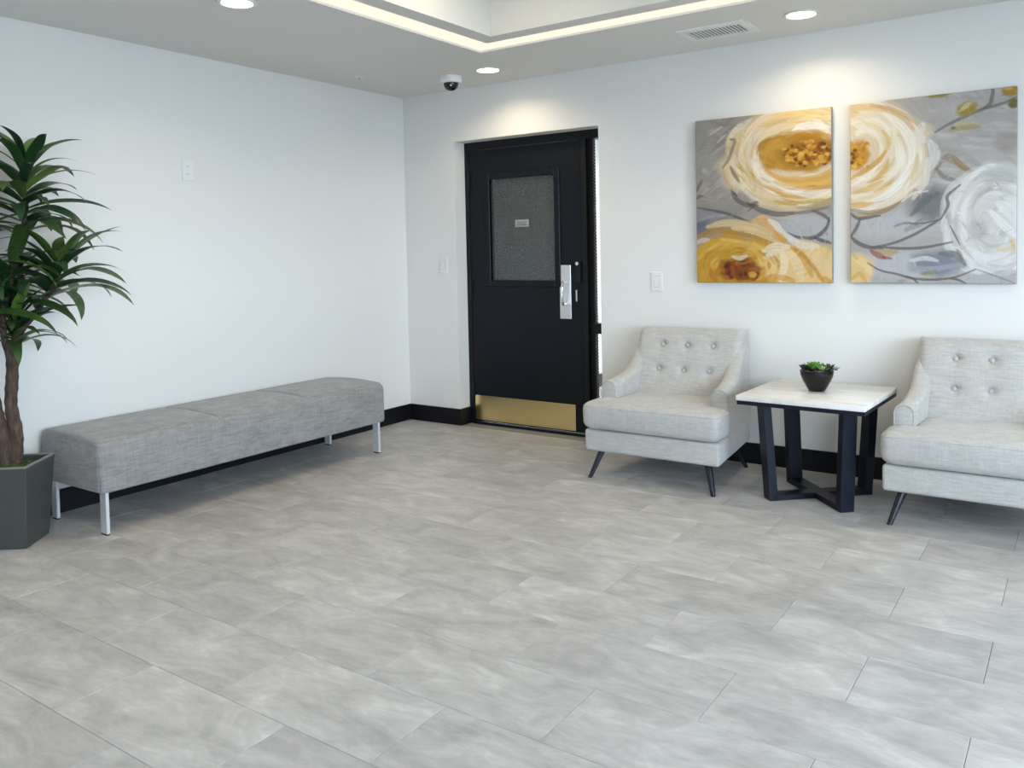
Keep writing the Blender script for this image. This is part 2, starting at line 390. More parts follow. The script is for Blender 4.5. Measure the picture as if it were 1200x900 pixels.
# ------------------------------------------------------------------ ceiling fixtures
def downlight(x, y, z, label, watts=LAMP_W, col=WARM):
    t = empty('downlight', (x, y, z)); tag(t, label, 'downlight', 'recessed ceiling downlights')
    bm = bmesh.new(); prof = [(.070, 0), (.086, 0), (.088, -.003), (.086, -.006), (.074, -.008), (.069, -.005)]
    lathe(bm, prof, 32, cap=False); mk('trim_ring', bm, 'white', t, smooth='auto')
    bm = bmesh.new(); lathe(bm, [(.070, -.001), (.070, -.005)], 32); mk('lens', bm, 'lens', t)
    ld = bpy.data.lights.new('downlight beam', 'AREA'); ld.shape = 'DISK'; ld.size = .12; ld.energy = watts; ld.color = col; ld.spread = math.radians(145)
    lo = bpy.data.objects.new('downlight_beam', ld); lo.location = (0, 0, -.010); link(lo, t); return t
downlight(1.085, -.392, H, 'round lit ceiling downlight above the dark door')
downlight(3.066, -.413, H, 'round lit ceiling downlight above the two floral canvases')
downlight(1.045, -2.285, H, 'round lit ceiling downlight above the upholstered bench')
downlight(1.045, -4.25, H, 'round lit ceiling downlight past the tall potted plant')
downlight(5.05, -.413, H, 'round lit ceiling downlight past the floral canvases')
for x, y, wh in ((1.98, -1.75, 'toward the dark door'), (4.35, -1.75, 'toward the floral canvases'), (1.98, -3.75, 'toward the tall potted plant'), (4.35, -3.75, 'toward the storefront windows')):
    downlight(x, y, H+TH, 'round lit downlight in the corner of the raised ceiling tray '+wh, TRAY_W)
downlight(.6, 1.1, 2.5, 'unseen downlight added to light the hallway behind the door', 25)  # unseen lamp, added so the hallway looks bright through the side window

t = empty('security_camera', (.775, -.385, H)); tag(t, 'small white dome security camera on the ceiling near the door', 'camera')
bm = bmesh.new(); lathe(bm, [(.070, 0), (.072, -.004), (.072, -.034), (.066, -.044), (.052, -.046)], 32); mk('housing', bm, 'white', t, smooth='auto')
bm = bmesh.new(); lathe(bm, [(.049, -.044), (.049, -.055), (.044, -.072), (.033, -.086), (.016, -.094), (.002, -.096)], 28); mk('dome', bm, 'dome', t, smooth='auto')
bm = bmesh.new(); tube(bm, [(.020, -.026, -.062), (.028, -.038, -.067)], .006, 12); mk('lens_glint', bm, 'chrome', t)  # lens tip kept bright chrome to stand in for the dome's white highlight

t = empty('sprinkler', (.308, -.765, H)); tag(t, 'small fire sprinkler head hanging from the ceiling', 'sprinkler')
bm = bmesh.new(); lathe(bm, [(.032, 0), (.030, -.004), (.014, -.006)], 20); mk('escutcheon', bm, 'white', t, smooth='auto')
bm = bmesh.new(); lathe(bm, [(.009, -.004), (.009, -.02), (.006, -.024)], 12)
for s in (-1, 1): tube(bm, [(s*.006, 0, -.02), (s*.014, 0, -.03), (s*.004, 0, -.045)], .0025, 6)
mk('body', bm, 'chrome', t)
bm = bmesh.new(); lathe(bm, [(.016, -.045), (.016, -.047)], 16); mk('deflector', bm, 'chrome', t)

t = empty('ceiling_vent', (2.615, -.372, H)); tag(t, 'rectangular grey ceiling vent with narrow louvres above the canvases', 'vent')
bm = bmesh.new(); hw_, hd = .185, .135; a, b = .150, .085
ring(bm, (-hw_, hw_, -hd, hd), (-a, a, -b, b), -.008, 0); mk('frame', bm, 'white', t)
mk('backing', bx(-a, a, -b, b, -.002, 0), 'slot', t)
sm = None
for i in range(15):
    x = -a+.010+i*(2*a-.02)/14
    if sm is None:
        bm = bmesh.new(); hexa(bm, [(-.003, -b, -.007), (.001, -b, -.007), (.001, b, -.007), (-.003, b, -.007)], [(-.001, -b, -.002), (.003, -b, -.002), (.003, b, -.002), (-.001, b, -.002)])
        o = mk('louvre', bm, 'white', t); sm = o.data
    else: o = link(bpy.data.objects.new('louvre', sm), t)
    o.location = (x, 0, 0)

# ------------------------------------------------------------------ wall plates
def rocker(x, z, label):
    t = empty('light_switch', (x, 0, z)); tag(t, label, 'light switch')
    mk('plate', bx(-.038, .038, -.007, 0, -.060, .060), 'plate', t, bev=.003)
    mk('seam', bx(-.019, .019, -.0074, -.006, -.036, .036), 'plate_trim', t)
    bm = bmesh.new(); hexa(bm, [(-.0165, -.006, -.0335), (.0165, -.006, -.0335), (.0165, -.006, .0335), (-.0165, -.006, .0335)], [(-.0165, -.009, -.0335), (.0165, -.009, -.0335), (.0165, -.013, .0335), (-.0165, -.013, .0335)]); mk('rocker', bm, 'plate', t)
rocker(.364, 1.180, 'white rocker light switch on the wall between the corner and the door')
rocker(2.066, 1.064, 'white rocker light switch on the wall beside the floral canvas')
t = empty('wall_outlet', (0, -1.862, 1.772)); tag(t, 'white outlet plate high on the wall above the bench', 'outlet')
mk('plate', bx(0, .007, -.036, .036, -.058, .058), 'plate', t, bev=.003)
for z in (.022, -.022):
    bm = bmesh.new(); tube(bm, [(.006, 0, z), (.0095, 0, z)], .0165, 20); r = mk('receptacle', bm, 'plate', t, smooth='auto')
    for dy in (-.006, .006): mk('slot', bx(.0094, .0099, dy-.001, dy+.001, z-.001, z+.007), 'slot', r)

# ------------------------------------------------------------------ upholstered bench
BX0, BX1, BY0, BY1, BZ0, BZ1 = .022, .562, -2.757, -.868, .196, .446
bench = empty('bench', ((BX0+BX1)/2, (BY0+BY1)/2, 0)); tag(bench, 'long grey linen upholstered bench on metal legs against the white wall', 'bench')
ox, oy = bench.location.x, bench.location.y
bm = bmesh.new(); rings = []; seams = (BY0+(BY1-BY0)*.345, BY0+(BY1-BY0)*.667)
ys = set()
for i in range(7): a = math.pi/2*i/6; ys.add(BY0+.03*(1-math.sin(a))); ys.add(BY1-.03*(1-math.sin(a)))
for s in seams:
    for d in (-.03, -.014, -.006, -.002, .002, .006, .014, .03): ys.add(s+d)
for i in range(1, 40): 
    y = BY0+(BY1-BY0)*i/40
    if all(abs(y-s) > .035 for s in seams) and BY0+.04 < y < BY1-.04: ys.add(y)
for y in sorted(ys):
    e = min(y-BY0, BY1-y); sh = 0 if e >= .03 else .03-math.sqrt(max(0, .03**2-(.03-e)**2))
    dip = sum(.006*math.exp(-((y-s)/.005)**2)+.004*math.exp(-((y-s)/.02)**2) for s in seams)
    pr_ = []
    for x, z in rrect(BX0+sh*.8, BX1-sh*.8, BZ0+sh*.5, BZ1-sh*.8, .042, .012, 6):
        u = (x-BX0)/(BX1-BX0); tw = max(0, (z-BZ0)/(BZ1-BZ0))
        pr_.append((x-ox, y-oy, z+(.014*math.sin(math.pi*min(1, max(0, u)))-dip)*tw**4))
    rings.append(pr_)
# extra points across the top for the crown
R2 = []
for r in rings:
    q = []
    for i, p in enumerate(r):
        q.append(p); n = r[(i+1) % len(r)]
        if abs(n[0]-p[0]) > .2:
            for k in range(1, 8):
                t = k/8; x = p[0]+(n[0]-p[0])*t; up = (p[2]+n[2])/2 > .3
                z = p[2]+(n[2]-p[2])*t+(.014*math.sin(math.pi*t)*.8 if up else 0); q.append((x, p[1], z))
    R2.append(q)
loft(bm, R2); mk('upholstered_seat', bm, 'bench', bench, smooth='auto')
bm = bmesh.new(); tube(bm, [(BX1-.002-ox, BY0+.006-oy, BZ0+.012), (BX1-.002-ox, BY0+.006-oy, BZ1-.05)], .003, 6); mk('corner_seam', bm, 'bench', bench, smooth=True)
for x in (.085, .532):
    for y in (-2.722, -.928):
        l = mk('leg', bx(x-.026-ox, x+.026-ox, y-.008-oy, y+.008-oy, .006, BZ0+.003), 'alu', bench, bev=.002, seg=1)
        mk('glide', bx(x-.024-ox, x+.024-ox, y-.007-oy, y+.007-oy, 0, .006), 'blackfoot', l)

# ------------------------------------------------------------------ armchairs
def make_armchair():
    t = empty('armchair')
    D = .690
    hw = lambda y: .322+(.392-.322)*(-y/D)
    # base rail
    bm = bmesh.new()
    def outline(z, ins=0): return [(-hw(-D)+ins, -D+ins, z), (hw(-D)-ins, -D+ins, z), (hw(0)-ins, -ins, z), (-hw(0)+ins, -ins, z)]
    hexa(bm, outline(.150), outline(.272)); mk('base', bm, 'chair', t, smooth='auto', bev=.017, seg=5)
    # arms: profile lofted front to back, top line sweeping up into the backrest
    for s in (-1, 1):
        bm = bmesh.new(); rings = []
        keys = [(-.516, .506, .012), (-.513, .514, .004), (-.505, .518, 0), (-.46, .523, 0), (-.40, .532, 0), (-.34, .544, 0), (-.28, .562, 0), (-.24, .584, 0), (-.205, .618, 0), (-.175, .660, 0), (-.14, .700, 0), (-.10, .715, 0), (-.02, .715, 0)]
        for y, zt, ins in keys:
            xo = hw(y)-.002; xi = xo-.088
            rings.append([(s*x, y, z) for x, z in rrect(xi+ins, xo-ins, .255, zt-ins, min(.036, (xo-xi)/2-ins-.002), .006, 6)])
        loft(bm, rings); mk('arm', bm, 'chair', t, smooth='auto')
        bm = bmesh.new(); y = -.513; xo = hw(y)-.004
        tube(bm, [(s*x, y, z) for x, z in rrect(xo-.084, xo, .30, .516, .036, .006, 6)], .003, 6, closed=True); mk('arm_piping', bm, 'chair', t, smooth=True)
    # tufted backrest
    bm = bmesh.new(); NU, NV = 48, 44; zb, zt = .27, .795
    btn = [(-.155, .700), (0, .700), (.155, .700), (-.155, .562), (0, .562), (.155, .562)]
    def yf(z): q = (z-.42)/(zt-.42); return -.285+.165*q
    F = []; B = []
    for j in range(NV+1):
        v = j/NV; z = zb+(zt-zb)*v; rowf = []; rowb = []
        for i in range(NU+1):
            u = 2*i/NU-1; hwz = .322+.006*(1-v)
            x = u*hwz; y = yf(z)
            e = max(0, (abs(u)-.86)/.14); y += .045*(1-math.sqrt(max(0, 1-e*e)))
            e2 = max(0, (v-.93)/.07); y += .030*(1-math.sqrt(max(0, 1-e2*e2)))
            y -= .014*(1-u*u)*(1-abs(2*v-1.1)**2 if abs(2*v-1.1) < 1 else 0)
            for bxx, bz in btn:
                d = math.hypot(x-bxx, z-bz); y += .026*math.exp(-(d/.020)**2)+.010*math.exp(-(d/.055)**2)
            for zz in (.700, .562):
                if abs(x) < .155: y += .004*math.exp(-((z-zz)/.008)**2)
            rowf.append(bm.verts.new((x, y, z))); rowb.append(bm.verts.new((x*.985, -.004-.010*max(0, (v-.9)/.1)**2, z-.006*max(0, (v-.9)/.1))))
        F.append(rowf); B.append(rowb)
    for j in range(NV):
        for i in range(NU):
            bm.faces.new((F[j][i], F[j][i+1], F[j+1][i+1], F[j+1][i])); bm.faces.new((B[j][i], B[j+1][i], B[j+1][i+1], B[j][i+1]))
        bm.faces.new((F[j][0], F[j+1][0], B[j+1][0], B[j][0])); bm.faces.new((F[j][NU], B[j][NU], B[j+1][NU], F[j+1][NU]))
    for i in range(NU): bm.faces.new((F[0][i], B[0][i], B[0][i+1], F[0][i+1])); bm.faces.new((F[NV][i], F[NV][i+1], B[NV][i+1], B[NV][i]))
    mk('backrest', bm, 'chair', t, smooth='auto')
    for bxx, bz in btn:
        bm = bmesh.new(); lathe(bm, [(.0125, -.004), (.0125, .001), (.0105, .005), (.006, .0075), (.001, .0085)], 14)
        bmesh.ops.rotate(bm, verts=bm.verts, matrix=Matrix.Rotation(math.radians(70), 3, 'X'))
        mk('button', bm, 'chair', t, smooth='auto', loc=(bxx, yf(bz)+.016, bz))
    # T cushion
    def teeshape(ins, z):
        f, m, b = -.722+ins, -.520-ins*.4, -.25
        W, w2 = .396-ins, .292-ins
        pts = []
        for x0, y0, r, a0 in ((W-.04, f+.04, .04, -90), (W-.03, m-.03, .03, 0)):
            for i in range(5): a = math.radians(a0+90*i/4); pts.append((x0+r*math.cos(a), y0+r*math.sin(a)))
        pts += [(w2, m), (w2-.004, b)]
        return [(x, y, z) for x, y in pts]+[(-x, y, z) for x, y in pts[::-1]]
    bm = bmesh.new(); rings = []
    for a in range(-90, 91, 15):
        q = math.radians(a); rr = .036
        rings.append(teeshape(rr*(1-math.cos(q))*.9, (.278+.048 if a < 0 else .425-.040)+(.048 if a < 0 else .040)*math.sin(q)))
    rings.append(teeshape(.055, .431)); rings.append(teeshape(.085, .434))
    loft(bm, rings); cu = mk('seat_cushion', bm, 'chair', t, smooth='auto')
    bm = bmesh.new(); tube(bm, teeshape(.004, .405), .0028, 6, closed=True); mk('piping', bm, 'chair', cu, smooth=True)
    for s in (-1, 1):
        for a, b in (((.305, -.625, .165), (.358, -.690, 0)), ((.255, -.120, .165), (.312, -.058, 0))):
            bm = bmesh.new(); A = Vector((s*a[0], a[1], a[2])); B_ = Vector((s*b[0], b[1], b[2]))
            n = 16; top = [A+Vector((.021*math.cos(2*math.pi*i/n), .021*math.sin(2*math.pi*i/n), 0)) for i in range(n)]
            bot = [B_+Vector((.0125*math.cos(2*math.pi*i/n), .0125*math.sin(2*math.pi*i/n), 0)) for i in range(n)]
            hexa(bm, bot, top); mk('leg', bm, 'black', t, smooth='auto')
    return t
def copy_tree(o, parent=None):
    c = o.copy(); COL.objects.link(c)
    if parent is not None: c.parent = parent
    for ch in list(o.children): copy_tree(ch, c)
    return c
ch1 = make_armchair(); ch1.location = (2.345, -.055, 0)
tag(ch1, 'pale grey tufted armchair between the dark door and the side table', 'armchair', 'pale grey tufted armchairs')
ch2 = copy_tree(ch1); ch2.location = (3.895, -.060, 0)
tag(ch2, 'pale grey tufted armchair under the canvas with the large white flower', 'armchair', 'pale grey tufted armchairs')

# ------------------------------------------------------------------ side table
TCX, TCY, TS, TZ = 3.152, -.470, .306, .535
tab = empty('side_table', (TCX, TCY, 0), math.radians(-2.5)); tag(tab, 'square side table with white marble top and black crossed metal base', 'table')
mk('marble_top', bx(-TS, TS, -TS-.005, TS+.005, TZ-.026, TZ), 'marble', tab, bev=.004, seg=2, smooth='auto')
mk('top_frame', bx(-TS+.004, TS-.004, -TS, TS, TZ-.046, TZ-.026), 'blackmetal', tab)
for sx in (-1, 1):
    for sy in (-1, 1):
        d = Vector((sx, sy, 0)).normalized(); p = Vector((-d.y, d.x, 0)); rot = []
        bm = bmesh.new()
        for c, z in ((Vector((sx*.178, sy*.178, 0)), 0.0), (Vector((sx*.203, sy*.203, 0)), TZ-.046)):
            rot.append([c+p*a*.036+d*b*.022+Vector((0, 0, z)) for a, b in ((-1, -1), (1, -1), (1, 1), (-1, 1))])
        hexa(bm, rot[0], rot[1]); mk('leg', bm, 'blackmetal', tab, bev=.002, seg=1)
for sy in (-1, 1):
    d = Vector((1, sy, 0)).normalized(); p = Vector((-d.y, d.x, 0)); bm = bmesh.new()
    a, b = d*-.252, d*.252; q = [a-p*.036, b-p*.036, b+p*.036, a+p*.036]
    z1 = .030 if sy > 0 else .0296
    hexa(bm, q, [x+Vector((0, 0, z1)) for x in q]); mk('floor_bar', bm, 'blackmetal', tab, bev=.002, seg=1)

# succulents in a black bowl
suc = empty('potted_succulent', (3.146, -.462, TZ)); tag(suc, 'small green succulents in a glossy black bowl on the marble table', 'potted plant')
bm = bmesh.new(); lathe(bm, [(.036, 0), (.041, .003), (.052, .022), (.066, .048), (.077, .075), (.082, .098), (.082, .104), (.079, .106), (.076, .102), (.072, .088), (.01, .084)], 36); mk('bowl', bm, 'bowl', suc, smooth='auto')
bm = bmesh.new()
for i in range(70):
    a, r = random.uniform(0, 6.28), .066*math.sqrt(random.random()); q = random.uniform(.005, .009)
    bmesh.ops.create_icosphere(bm, subdivisions=1, radius=q, matrix=Matrix.Translation((r*math.cos(a), r*math.sin(a), .089)) @ Matrix.Diagonal((1.2, 1, .7, 1)))
o = mk('pebbles', bm, 'pebble', suc, smooth=True); o['kind'] = 'stuff'
def succ_leaf(bm, c, az, el, L, W):
    d = Vector((math.cos(az)*math.cos(el), math.sin(az)*math.cos(el), math.sin(el))); s = Vector((-math.sin(az), math.cos(az), 0)); n = d.cross(s)
    prof = [(0, .35, 0), (.3, .75, .02), (.6, 1.0, .06), (.82, .8, .12), (1.0, .06, .2)]
    rings = []
    for t, w_, c_ in prof:
        p = Vector(c)+d*L*t-n*(-c_*L*.6); rings.append([p+s*W*w_*.5, p+n*W*w_*.16, p-s*W*w_*.5, p-n*W*w_*.16])
    loft(bm, rings)
for cx, cy, cz, L, W, mt, cnt in ((-.012, .0, .108, .068, .028, 'succ', 26), (-.056, -.012, .108, .046, .024, 'succd', 14), (.030, -.022, .110, .042, .020, 'succ', 12), (.050, .012, .106, .058, .019, 'succd', 16)):
    bm = bmesh.new()
    for i in range(cnt):
        q = i/cnt; succ_leaf(bm, (cx, cy, cz-.004), i*2.399, .25+1.1*q+random.uniform(-.1, .1), L*(1-.45*q), W)
    o = mk('rosette', bm, mt, suc, smooth='auto')
bm = bmesh.new()
for i in range(9):
    tpt = i/8; succ_leaf(bm, (.055+.045*tpt, -.012, .102+.022*math.sin(2.4*tpt)), -.3+(1 if i % 2 else -1)*.9, .1, .024, .012)
tube(bm, catmull([(.04, -.01, .095), (.07, -.012, .118), (.10, -.012, .112)], 6), .003, 6)
mk('trailing_stem', bm, 'succd', suc, smooth='auto')

# ------------------------------------------------------------------ tall potted plant
PX, PY = .262, -3.000
pl = empty('potted_dracaena', (PX, PY, 0)); tag(pl, 'tall green leafy dracaena in a square tapered charcoal planter beside the bench', 'potted plant')
ang = math.atan2(-.02, .187)
def sq(hd, z): return [(hd*math.cos(ang+i*math.pi/2), hd*math.sin(ang+i*math.pi/2), z) for i in range(4)]
bm = bmesh.new(); loft(bm, [sq(.148, 0), sq(.153, .03), sq(.188, .37), sq(.170, .37), sq(.165, .33)])
mk('planter', bm, 'planter', pl, bev=.003, seg=2)
bm = bmesh.new(); R = [sq(.189, .366), sq(.189, .373), sq(.172, .373), sq(.172, .366)]; loft(bm, R+[R[0]], cap=False); mk('planter_rim', bm, 'rim', pl)
bm = bmesh.new(); N = 12
G = [[None]*(N+1) for _ in range(N+1)]
for i in range(N+1):
    for j in range(N+1):
        u, v = 2*i/N-1, 2*j/N-1; a, b = .165/math.sqrt(2)*u, .165/math.sqrt(2)*v; c, s = math.cos(ang+math.pi/4), math.sin(ang+math.pi/4)
        G[i][j] = bm.verts.new((a*c-b*s, a*s+b*c, .345+.018*(1-u*u)*(1-v*v)+random.uniform(-.004, .004)))
for i in range(N):
    for j in range(N): bm.faces.new((G[i][j], G[i+1][j], G[i+1][j+1], G[i][j+1]))
mk('moss', bm, 'moss', pl, smooth=True)
def P(y, z, x=.26): return Vector((x-PX, y-PY, z))
def trunk(pts, rads, name='trunk'):
    pp_ = catmull(pts, 8); n = len(pp_); bm = bmesh.new(); rr = []
    for i in range(n):
        q = i/(n-1)*(len(rads)-1); k = min(int(q), len(rads)-2); r = rads[k]+(rads[k+1]-rads[k])*(q-k)
        rr.append(r*(1+.07*math.sin(i*1.9)+random.uniform(-.05, .05)))
    tube(bm, pp_, rr, 12); return mk(name, bm, 'bark', pl, smooth=True)
trunk([P(-2.985, .33), P(-2.970, .48), P(-2.985, .62), P(-2.975, .75), P(-2.965, .92)], [.032, .030, .027, .026, .024])
trunk([P(-3.015, .33, .25), P(-3.020, .50, .25), P(-3.035, .62, .24), P(-3.05, .80, .23), P(-3.03, 1.05, .22)], [.028, .025, .020, .018, .016])
trunk([P(-2.975, .80), P(-3.00, 1.0, .25), P(-2.955, 1.2, .25), P(-2.900, 1.36, .25), P(-2.885, 1.5, .25), P(-2.872, 1.72, .25)], [.016, .015, .014, .012, .011, .008], 'branch')
trunk([P(-2.97, .90), P(-2.90, 1.00, .28), P(-2.845, 1.08, .30), P(-2.80, 1.16, .31), P(-2.775, 1.24, .32)], [.014, .013, .012, .011, .008], 'branch')
trunk([P(-3.03, 1.04, .22), P(-3.06, 1.2, .20), P(-3.10, 1.42, .19)], [.016, .013, .009], 'branch')
trunk([P(-3.05, .78, .23), P(-3.14, .98, .28), P(-3.19, 1.15, .30)], [.015, .012, .009], 'branch')
leaf_meshes = []
for v in range(7):
    droop = .10+.10*v; wid = .150+.016*((v*3) % 4); bm = bmesh.new(); rows = []; NS = 13
    ang_, pos = .0, Vector((0, 0, 0))
    for i in range(NS+1):
        t = i/NS
        wv = wid*(.30+.70*math.sin(min(1, t/.46)*math.pi/2)) if t < .46 else wid*(math.cos((t-.46)/.54*math.pi/2)**.8)
        wv = max(wv, .004)
        if i: pos = pos+Vector((math.cos(ang_), 0, math.sin(ang_)))*(1/NS); ang_ -= (droop*2.0/NS)*(.5+1.4*t)
        fold = .32*(1-.6*t); wob = .012*math.sin(t*9+v)
        rows.append([bm.verts.new((pos.x, wv*.5*q+wob, pos.z+abs(q)*wv*.5*fold)) for q in (-1, -.5, 0, .5, 1)])
    for a, b in zip(rows, rows[1:]):
        for q in range(4): bm.faces.new((a[q], b[q], b[q+1], a[q+1]))
    me = bpy.data.meshes.new('leaf'); bm.to_mesh(me); bm.free(); me.materials.append(MT['leaf'])
    for p in me.polygons: p.use_smooth = True
    leaf_meshes.append(me)
def leaf_mat(p, az, el, L, roll):
    return Matrix.Translation(p) @ Matrix.Rotation(az, 4, 'Z') @ Matrix.Rotation(-el, 4, 'Y') @ Matrix.Rotation(roll, 4, 'X') @ Matrix.Diagonal((L, L, L, 1))
def add_leaf(p, az, el, L, v, roll=0):
    o = bpy.data.objects.new('leaf', leaf_meshes[v]); link(o, pl)
    for k in range(24):                              # turn or shorten leaves that would touch the wall
        m = leaf_mat(p, az, el, L, roll)
        if min((m @ q.co).x for q in leaf_meshes[v].vertices)+PX > .015: break
        a_ = (az+math.pi) % (2*math.pi)-math.pi; az = a_*.93; L *= .985
    o.matrix_local = m
# heads: base point, tip point of the leafy stem, leaf count, leaf length
rl = random.Random(11)
def head(b, t_, n, L0, L1, az0=0):
    for i in range(n):
        q = i/(n-1); p = b.lerp(t_, q); az = az0+i*2.399+rl.uniform(-.25, .25)
        el = .38+.62*q**1.5+rl.uniform(-.16, .16); v = min(6, max(0, int(6.2-2.8*q+rl.uniform(-1.5, 1.2))))
        L = (L0+(L1-L0)*q)*rl.uniform(.85, 1.1)
        add_leaf(p, az, el, L, v, rl.uniform(-.4, .4))
head(P(-2.895, 1.40, .25), P(-2.870, 1.735, .25), 42, .40, .28, 1.6)
head(P(-2.835, 1.09, .30), P(-2.770, 1.245, .32), 27, .44, .32, 1.4)
head(P(-2.965, .885, .27), P(-2.955, 1.00, .27), 26, .29, .30, 1.1)
head(P(-2.985, 1.05, .25), P(-2.945, 1.25, .25), 20, .36, .34, .4)
head(P(-3.055, 1.18, .20), P(-3.105, 1.46, .19), 18, .38, .28, 3.9)
head(P(-3.15, 1.00, .28), P(-3.195, 1.18, .30), 16, .38, .28, 4.4)

# ------------------------------------------------------------------ floral canvases
class Paint:
    def __init__(s, W, Hh, quad, asp):
        s.W, s.H = W, Hh; s.q = quad; s.asp = asp
        s.X, s.Y = np.meshgrid((np.arange(W))/(W-1)*asp, np.arange(Hh)/(Hh-1))
        s.C = np.zeros((Hh, W, 3)); s.rng = np.random.default_rng(5)
    def xy(s, x, y):
        x0, x1, t0, t1, b = s.q; a = (x-x0)/(x1-x0); top = t0+(t1-t0)*a
        return a*s.asp, (y-top)/(b-top)
    def sc(s, r): return r/(s.q[1]-s.q[0])*s.asp
    def put(s, m, c, sl=None):
        c = np.array(lin(c)); D = s.C if sl is None else s.C[sl]
        D += m[..., None]*(c-D)
    def noise(s, fx, fy, ph): return .5+.5*np.sin(s.X*fx+ph+1.7*np.sin(s.Y*fy*.6+ph*2))*np.sin(s.Y*fy-ph+1.3*np.sin(s.X*fx*.7+ph))
    def blob(s, x, y, rx, ry, c, a=1, soft=.25, ang=0):
        cx, cy = s.xy(x, y); rx, ry = s.sc(rx), s.sc(ry); ca, sa = math.cos(ang), math.sin(ang)
        dx, dy = s.X-cx, s.Y-cy; u = (dx*ca+dy*sa)/rx; v = (-dx*sa+dy*ca)/ry
        wk = min(1., max(rx, ry)/.10); wob = wk*(.08*np.sin(5*np.arctan2(v, u)+x)+.05*np.sin(11*np.arctan2(v, u)+y))
        d = np.sqrt(u*u+v*v)+wob; s.put(a*np.clip((1+soft-d)/(2*soft), 0, 1), c)
    def stroke(s, pts, wd, c, a=.9, taper=.5, bris=.5):
        P2 = [s.xy(*p) for p in pts]
        if len(P2) > 2: P2 = [(q.x, q.y) for q in catmull([(p[0], p[1], 0) for p in P2], 6)]
        P2 = np.array(P2); w_ = s.sc(wd)
        lo, hi = P2.min(0)-w_*1.5, P2.max(0)+w_*1.5
        i0, i1 = int(max(0, lo[0]/s.asp*(s.W-1))), int(min(s.W, hi[0]/s.asp*(s.W-1)+2)); j0, j1 = int(max(0, lo[1]*(s.H-1))), int(min(s.H, hi[1]*(s.H-1)+2))
        if i1 <= i0 or j1 <= j0: return
        sl = (slice(j0, j1), slice(i0, i1)); X, Y = s.X[sl], s.Y[sl]
        best = np.full(X.shape, 9.); side = np.zeros(X.shape); tt = np.zeros(X.shape); n = len(P2)-1
        for k in range(n):
            ax, ay = P2[k]; bx_, by_ = P2[k+1]; ex, ey = bx_-ax, by_-ay; L2 = ex*ex+ey*ey+1e-12
            t = np.clip(((X-ax)*ex+(Y-ay)*ey)/L2, 0, 1); qx, qy = X-ax-t*ex, Y-ay-t*ey; d = np.hypot(qx, qy); m = d < best
            best = np.where(m, d, best); side = np.where(m, (ex*qy-ey*qx)/math.sqrt(L2), side); tt = np.where(m, (k+t)/n, tt)
        wl = w_*.5*(1-taper*np.abs(2*tt-1)**2)
        ph = s.rng.uniform(0, 6.28); v = side/(w_*.5)
        st = .5+.28*np.sin(v*9+ph+2*np.sin(tt*4+ph))+.22*np.sin(v*21+ph*3+tt*3)
        m = np.clip((wl-best)/(w_*.14)+.5, 0, 1)*(1-bris*(1-st)); s.put(a*np.clip(m, 0, 1), c, sl)
    def arc(s, cx, cy, rx, ry, a0, a1, wd, c, **kw):
        n = max(3, int(abs(a1-a0)/25)+2)
        s.stroke([(cx+rx*math.cos(math.radians(a0+(a1-a0)*i/(n-1))), cy+ry*math.sin(math.radians(a0+(a1-a0)*i/(n-1)))) for i in range(n)], wd, c, **kw)
    def texture(s, n, centres, seed=3, y_from=None):
        # short loaded-brush dabs that follow the nearest bloom and pick up the paint under them
        R_ = np.random.default_rng(seed); C0 = s.C.copy()
        x0, x1, t0, t1, b = s.q
        for i in range(n):
            x, y = R_.uniform(x0, x1), R_.uniform(min(t0, t1) if y_from is None else y_from, b); X_, Y_ = s.xy(x, y)
            if not (0 <= X_ < s.asp and 0 <= Y_ < 1): continue
            c = C0[int(Y_*(s.H-1)), int(X_/s.asp*(s.W-1))]
            cx, cy, k = min(centres, key=lambda q: math.hypot(x-q[0], (y-q[1])*1.3)); a = math.atan2((y-cy)*k, x-cx)+math.pi/2+R_.uniform(-.35, .35)
            l = R_.uniform(14, 42); f = R_.choice([.74, .84, .92, 1.1, 1.22]); tint = np.array([1.0, R_.uniform(.94, 1.03), R_.uniform(.86, 1.1)])
            c = np.clip(c*f*tint, 0, .9); c = tuple(255*(v*12.92 if v < .0031308 else 1.055*v**(1/2.4)-.055) for v in c)
            s.stroke([(x-l*math.cos(a), y-l*math.sin(a)*.8), (x+R_.uniform(-3, 3), y+R_.uniform(-3, 3)), (x+l*math.cos(a), y+l*math.sin(a)*.8)], R_.uniform(3, 10), c, a=R_.uniform(.2, .5), taper=.9)
    def petals(s, cx, cy, r0, r1, sq_, n, cols, wd, a0=0, a1=360):
        R_ = s.rng
        for i in range(n):
            q = 1-i/n; r = r0+(r1-r0)*q; a = R_.uniform(a0, a1); sp = R_.uniform(25, 60)
            s.arc(cx+R_.uniform(-6, 6), cy+R_.uniform(-6, 6), r, r*sq_, a, a+sp, wd*R_.uniform(.5, 1.2), cols[R_.integers(len(cols))], a=R_.uniform(.55, .95), taper=.85)

